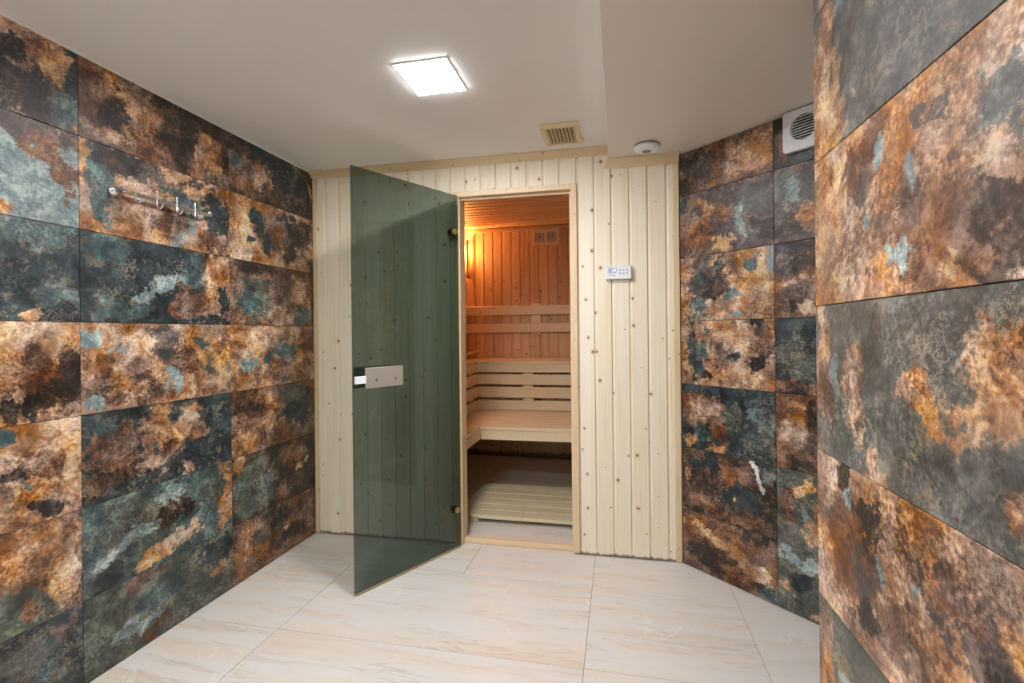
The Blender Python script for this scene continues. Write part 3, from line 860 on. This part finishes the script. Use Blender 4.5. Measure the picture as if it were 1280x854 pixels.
hboard('fascia', XLB, SX1 - 0.003, YLB + 0.001, YLB + 0.021, 0.458, ZLB - SLT - 0.001, M['bench_wood'], lb)
yboard('fascia', XLB - 0.021, XLB - 0.001, YEND, YLB + 0.021, 0.458, ZLB - SLT - 0.001, M['bench_wood'], lb)
yboard('bearer', SX1 - 0.05, SX1 - 0.006, YLB + 0.03, YU - 0.01, 0.47, ZLB - SLT - 0.001, M['bench_wood'], lb)
vboard('leg', SX1 - 0.05, SX1 - 0.006, YLB + 0.03, YLB + 0.09, 0.002, 0.469, M['bench_wood'], lb)
into(lb, b0)

# backrest rails on the back wall
br = empty('backrest', (-0.7, SY1, 1.24), label='two-rail wooden backrest on the wall above upper bench', category='backrest')
for za, zb in ((1.410, 1.502), (1.240, 1.329)):
    hboard('rail', SX0 + 0.02, SX1 - 0.02, SY1 - 0.060, SY1 - 0.038, za, zb, M['bench_wood'], br, 0.004)
for x in (-1.58, -0.833, -0.1):
    vboard('post', x, x + 0.087, SY1 - 0.0375, SY1 - 0.0005, 1.22, 1.52, M['bench_wood'], br)
into(br, b0)

# headrest lying on the upper bench
hr = empty('headrest', (-1.52, 4.58, ZU), label='small slatted wooden headrest lying in the bench corner', category='headrest')
for k in range(3):
    y = -0.16 + k * 0.11
    bm = bmesh.new()
    prof = [(-0.17, 0.018), (0.06, 0.032), (0.12, 0.044), (0.150, 0.058), (0.158, 0.070), (0.150, 0.078), (0.10, 0.072), (0.04, 0.060), (-0.17, 0.044)]
    add_extrude(bm, prof, lambda p: (p[0], y, p[1]), lambda p: (p[0], y + 0.10, p[1]))
    obj('slat', newmesh(bm, 'slat'), M['bench_wood'], hr)
for x in (-0.14, 0.02):
    obj('foot', box_me((x, -0.15, 0.0005), (x + 0.03, 0.14, 0.028), 0.002), M['bench_wood'], hr)

# thermometer pair
th = empty('thermometer', (-0.688, SY1, 2.091), label='framed twin-dial sauna thermometer and hygrometer on back wall', category='thermometer')
W2, HH = 0.136, 0.159
bm = bmesh.new()
for a, b in (((-W2, -0.026, 0), (W2, -0.0005, 0.030)), ((-W2, -0.026, HH - 0.030), (W2, -0.0005, HH)), ((-W2, -0.026, 0.030), (-W2 + 0.030, -0.0005, HH - 0.030)), ((W2 - 0.030, -0.026, 0.030), (W2, -0.0005, HH - 0.030)), ((-0.014, -0.026, 0.030), (0.014, -0.0005, HH - 0.030))):
    add_box(bm, a, b)
obj('case', newmesh(bm, 'case'), M['bench_wood'], th)
for s, a0 in ((-1, 2.2), (1, 1.2)):
    cx = s * 0.060
    dl = obj('dial', box_me((cx - 0.045, -0.012, 0.031), (cx + 0.045, -0.008, HH - 0.031)), M['dial'], th)
    bm = bmesh.new()
    for q in range(22):
        a = math.radians(-30 + q * 240 / 21)
        a1 = math.radians(-30 + (q + 0.55) * 240 / 21)
        for r0, r1 in ((0.036, 0.041),):
            v = [bm.verts.new((cx + r * math.cos(t_), -0.0125, HH / 2 + r * math.sin(t_))) for r, t_ in ((r0, a), (r1, a), (r1, a1), (r0, a1))]
            bm.faces.new(v)
    obj('scale', newmesh(bm, 'scale'), M['grey_plastic'], dl)
    bm = bmesh.new()
    add_lathe(bm, (cx, -0.0125, HH / 2), (0, -1, 0), [(0, 0), (0.007, 0), (0.006, 0.003), (0, 0.004)], 14)
    add_tube(bm, [(cx, -0.014, HH / 2), (cx + 0.036 * math.cos(a0), -0.014, HH / 2 + 0.036 * math.sin(a0))], 0.0016, 6)
    obj('needle', newmesh(bm, 'needle'), M['needle'], dl)

# sauna lamp with wooden shade
lp = empty('wall_lamp', (-1.540, SY1, 1.787), label='glowing wall lamp behind upright wooden slats in sauna corner', category='lamp')
LW, LD, LH = 0.080, 0.095, 0.385
for x in (-LW, -0.045, -0.010, 0.025, LW - 0.020):
    obj('slat', box_me((x, -LD, 0.0), (x + 0.020, -LD + 0.012, LH), 0.002), M['sauna_spruce'], lp)
for sx in (-LW, LW - 0.012):
    for y in (-0.070, -0.030):
        obj('slat', box_me((sx, y, 0.0), (sx + 0.012, y + 0.022, LH), 0.002), M['sauna_spruce'], lp)
for z in (0.03, LH - 0.05):
    obj('crossbar', box_me((-LW + 0.012, -LD + 0.0125, z), (LW - 0.012, -LD + 0.022, z + 0.02)), M['sauna_spruce'], lp)
obj('back_board', box_me((-0.05, -0.018, 0.06), (0.05, -0.0005, 0.16)), M['sauna_spruce'], lp)
bm = bmesh.new()
add_lathe(bm, (0, -0.045, 0.12), (0, 0, 1), [(0.0, 0), (0.014, 0.0), (0.014, 0.03), (0.022, 0.05), (0.026, 0.075), (0.020, 0.098), (0.0, 0.108)], 18)
smooth(obj('bulb', newmesh(bm, 'bulb'), M['bulb'], lp))
ld = bpy.data.lights.new('sauna_bulb', 'POINT')
ld.energy = SAUNA_WATT
ld.color = (1.0, 0.46, 0.15)
ld.shadow_soft_size = 0.035
lo = bpy.data.objects.new('sauna_bulb', ld)
COL.objects.link(lo)
lo.parent = lp
lo.location = (0, -0.045, 0.275)

# duckboard on the sauna floor
dk = empty('duckboard', (-0.5, 3.46, 0), label='slatted pale duckboard on the sauna floor', category='duckboard')
yy = 3.112
PIT = 0.116
for k in range(6):
    hboard('slat', -0.992, -0.02, yy + k * PIT, yy + k * PIT + PIT - 0.008, 0.028, 0.050, M['duck_wood'], dk, 0.003)
for x in (-0.980, -0.55, -0.12):
    yboard('bearer', x, x + 0.070, yy + (0.004 if x < -0.9 else 0.10), yy + 6 * PIT - 0.03, 0.0005, 0.0275, M['duck_wood'], dk, 0.002)
into(dk, b0)

# ================================================================== FITTINGS
# square LED panels (the first is in the picture, the others light the rest of the room)
def led_panel(x, y, label, group=None):
    t_ = empty('ceiling_light', (x, y, ZC), label=label, category='ceiling light')
    if group:
        t_['group'] = group
    hx, hy = 0.103, 0.118
    bm = bmesh.new()
    add_box(bm, (-hx - 0.004, -hy - 0.004, -0.004), (hx + 0.004, hy + 0.004, -0.0005), 0.001)
    obj('base', newmesh(bm, 'base'), M['white_plastic'], t_)
    obj('diffuser', box_me((-hx, -hy, -0.0055), (hx, hy, -0.0042)), M['led'], t_)
led_panel(-0.709, 1.842, 'bright square ceiling light panel in front of the sauna door')
led_panel(-0.709, 0.20, 'square ceiling light panel over the middle of the room', 'light panels further back')
led_panel(-0.709, -1.30, 'square ceiling light panel near the rear wall', 'light panels further back')

# ceiling vent grille
vt = empty('ceiling_vent', (-0.272, 2.505, ZC), label='cream slatted vent grille on the ceiling near the cornice', category='vent')
VX, VY = 0.094, 0.125
bm = bmesh.new()
for a, b in (((-VX, -VY, -0.016), (VX, -VY + 0.030, -0.0005)), ((-VX, VY - 0.022, -0.016), (VX, VY, -0.0005)), ((-VX, -VY + 0.030, -0.016), (-VX + 0.024, VY - 0.022, -0.0005)), ((VX - 0.024, -VY + 0.030, -0.016), (VX, VY - 0.022, -0.0005))):
    add_box(bm, a, b, 0.002)
obj('frame', newmesh(bm, 'frame'), M['cream_plastic'], vt)
obj('slider_tab', box_me((VX - 0.001, VY - 0.045, -0.014), (VX + 0.012, VY - 0.012, -0.004), 0.003), M['cream_plastic'], vt)
obj('backing', box_me((-VX + 0.02, -VY + 0.026, -0.004), (VX - 0.02, VY - 0.018, -0.001)), M['hole_shade'], vt)  # dark sheet painting the shade behind the slats
ns = 8
for k in range(ns):
    x = -VX + 0.030 + k * (2 * VX - 0.060) / (ns - 1)
    me = box_me((-0.0015, -VY + 0.030, -0.007), (0.0015, VY - 0.022, 0.007))
    obj('slat', me, M['cream_plastic'], vt, Matrix.Translation((x, 0, -0.0105)) @ Matrix.Rotation(math.radians(38), 4, 'Y'))

# round sensor
sd = empty('smoke_detector', (0.147, 2.585, ZB), label='round white sensor disc on the lowered ceiling', category='smoke detector')
bm = bmesh.new()
add_lathe(bm, (0, 0, -0.0005), (0, 0, -1), [(0, 0), (0.058, 0), (0.058, 0.006), (0, 0.006)], 40)
smooth(obj('mount', newmesh(bm, 'mount'), M['grey_plastic'], sd))
bm = bmesh.new()
add_lathe(bm, (0, 0, -0.007), (0, 0, -1), [(0, 0), (0.060, 0), (0.064, 0.004), (0.064, 0.012), (0.058, 0.019), (0.045, 0.024), (0.022, 0.0255), (0, 0.0255)], 40)
smooth(obj('body', newmesh(bm, 'body'), M['white_plastic'], sd))
bm = bmesh.new()
add_lathe(bm, (0, 0, -0.0326), (0, 0, -1), [(0, 0), (0.021, 0), (0.020, 0.003), (0, 0.004)], 28)
smooth(obj('lens', newmesh(bm, 'lens'), M['grey_plastic'], sd, label='grey round centre'))

# sauna control panel
cp = empty('control_panel', (0.001, YB - 0.0005, 1.517), label='small white control panel with digits and buttons on spruce boards', category='control panel')
obj('body', box_me((-0.070, -0.026, 0), (0.070, 0.0, 0.074), 0.004, seg=2), M['white_plastic'], cp)
def flat(name, rects, mat, y=-0.0265):
    bm = bmesh.new()
    for x0, z0, x1, z1 in rects:
        add_box(bm, (x0, y, z0), (x1, y + 0.0008, z1))
    return obj(name, newmesh(bm, name), mat, cp)
def text_mesh(txt, size, x, z, mat, name, y=-0.0267):
    cu = bpy.data.curves.new('txt', 'FONT')
    cu.body = txt
    cu.size = size
    cu.extrude = 0.0002
    to = bpy.data.objects.new('txt', cu)
    COL.objects.link(to)
    bpy.context.view_layer.update()
    me = bpy.data.meshes.new_from_object(to.evaluated_get(bpy.context.evaluated_depsgraph_get()))
    bpy.data.objects.remove(to, do_unlink=True)
    R = Matrix(((1, 0, 0, x), (0, 0, -1, y), (0, 1, 0, z), (0, 0, 0, 1)))
    return obj(name, me, mat, cp, R)
flat('display', [(-0.052, 0.034, -0.008, 0.060)], M['print'], -0.0263)
text_mesh('1', 0.021, -0.034, 0.040, M['digit'], 'digit')
text_mesh('9', 0.021, -0.022, 0.040, M['digit'], 'digit')
for r, z in ((0, 0.047), (1, 0.030)):
    for q, x in enumerate((0.010, 0.027, 0.046)):
        if q == 0:
            flat('button', [(x - 0.005, z, x + 0.001, z + 0.006), (x + 0.001, z - 0.003, x + 0.006, z + 0.001)], M['icon'])
        elif q == 1:
            flat('button', [(x - 0.005, z - 0.001, x + 0.005, z + 0.002), (x - 0.0015, z - 0.004, x + 0.0015, z + 0.005)], M['icon'])
        else:
            flat('button', [(x - 0.0012, z - 0.005, x + 0.0012, z + 0.004), (x - 0.005, z + 0.002, x - 0.001, z + 0.005), (x + 0.001, z + 0.002, x + 0.005, z + 0.005)], M['icon'])
flat('caption', [(-0.052, 0.0625, -0.038, 0.0645)], M['print'])
flat('caption', [(-0.052, 0.029, -0.034, 0.0305)], M['print'])
flat('caption', [(-0.030, 0.029, -0.012, 0.0305)], M['print'])
flat('caption', [(-0.048, 0.019, -0.014, 0.023)], M['print'])

# extractor fan on the slanted wall
fn = empty('extractor_fan', diag(0.567 + 0.086, 0, 1.991), -math.pi / 4, label='square white extractor fan with round louvre near the ceiling', category='fan')
obj('housing_back', box_me((-0.082, -0.018, 0.004), (0.082, -0.0008, 0.167)), M['white_plastic'], fn)
FC = 0.092
bm = bmesh.new()                       # front plate with a round hole
N = 48
R_ = 0.0545
hs = 0.086
y0, y1 = -0.032, -0.0185
out_v, in_v, out_b, in_b = [], [], [], []
for k in range(N):
    a = 2 * math.pi * (k + 0.5) / N
    ca, sa = math.cos(a), math.sin(a)
    m_ = 1.0 / max(abs(ca), abs(sa))
    ox, oz = hs * ca * m_, 0.086 + hs * sa * m_
    ix, iz = R_ * ca, FC + R_ * sa
    out_v.append(bm.verts.new((ox, y0, oz)))
    in_v.append(bm.verts.new((ix, y0, iz)))
    out_b.append(bm.verts.new((ox, y1, oz)))
    in_b.append(bm.verts.new((ix, y1, iz)))
for k in range(N):
    j = (k + 1) % N
    bm.faces.new((out_v[k], out_v[j], in_v[j], in_v[k]))
    bm.faces.new((out_b[k], out_b[j], out_v[j], out_v[k]))
    bm.faces.new((in_v[k], in_v[j], in_b[j], in_b[k]))
    bm.faces.new((out_b[k], in_b[k], in_b[j], out_b[j]))
obj('front_plate', newmesh(bm, 'plate'), M['white_plastic'], fn)
bm = bmesh.new()
add_lathe(bm, (0, -0.0195, FC), (0, -1, 0), [(0, 0), (R_ - 0.001, 0), (R_ - 0.001, 0.001), (0, 0.001)], 36)
obj('shaft_shade', newmesh(bm, 'shaft_shade'), M['hole_shade'], fn)  # flat dark disc painting the shade inside the fan
for k in range(9):
    z = FC - 0.046 + k * 0.0115
    hw = math.sqrt(max(1e-5, R_ ** 2 - (z - FC) ** 2)) - 0.001
    me = box_me((-hw, -0.0055, -0.0012), (hw, 0.0055, 0.0012))
    obj('louvre', me, M['white_plastic'], fn, Matrix.Translation((0, -0.0265, z)) @ Matrix.Rotation(math.radians(35), 4, 'X'))
obj('indicator', box_me((-0.054, -0.033, 0.014), (-0.048, -0.0315, 0.018)), M['red_led'], fn, label='small red indicator light')

# hook rail on the left wall
hk = empty('hook_rail', (XL, 1.70, 1.780), label='chrome hook rail with four double hooks on left tiled wall', category='hook rail')
bx = 0.040
for y in (-0.180, 0.218):
    bm = bmesh.new()
    add_lathe(bm, (0.0005, y, 0.006), (1, 0, 0), [(0, 0), (0.021, 0), (0.022, 0.004), (0.019, 0.010), (0.012, 0.014), (0.009, 0.020), (0.010, bx - 0.004), (0.013, bx + 0.004), (0.012, bx + 0.012), (0.006, bx + 0.017), (0, bx + 0.018)], 24)
    smooth(obj('bracket', newmesh(bm, 'bracket'), M['chrome'], hk))
bm = bmesh.new()
add_tube(bm, [(bx, -0.180, 0.002), (bx, 0.218, 0.002)], 0.0085, 16)
smooth(obj('bar', newmesh(bm, 'bar'), M['chrome'], hk))
for y in (-0.137, -0.046, 0.046, 0.138):
    bm = bmesh.new()
    add_tube(bm, [(bx + 0.010, y, 0.032), (bx + 0.010, y, 0.010), (bx + 0.010, y, -0.012), (bx + 0.011, y, -0.024), (bx + 0.016, y, -0.032), (bx + 0.025, y, -0.035), (bx + 0.034, y, -0.030), (bx + 0.040, y, -0.018)], 0.0036, 8)
    add_lathe(bm, (bx + 0.010, y, 0.030), (0, 0, 1), [(0, 0), (0.0042, 0.001), (0.0042, 0.006), (0, 0.008)], 10)
    smooth(obj('hook', newmesh(bm, 'hook'), M['chrome'], hk))
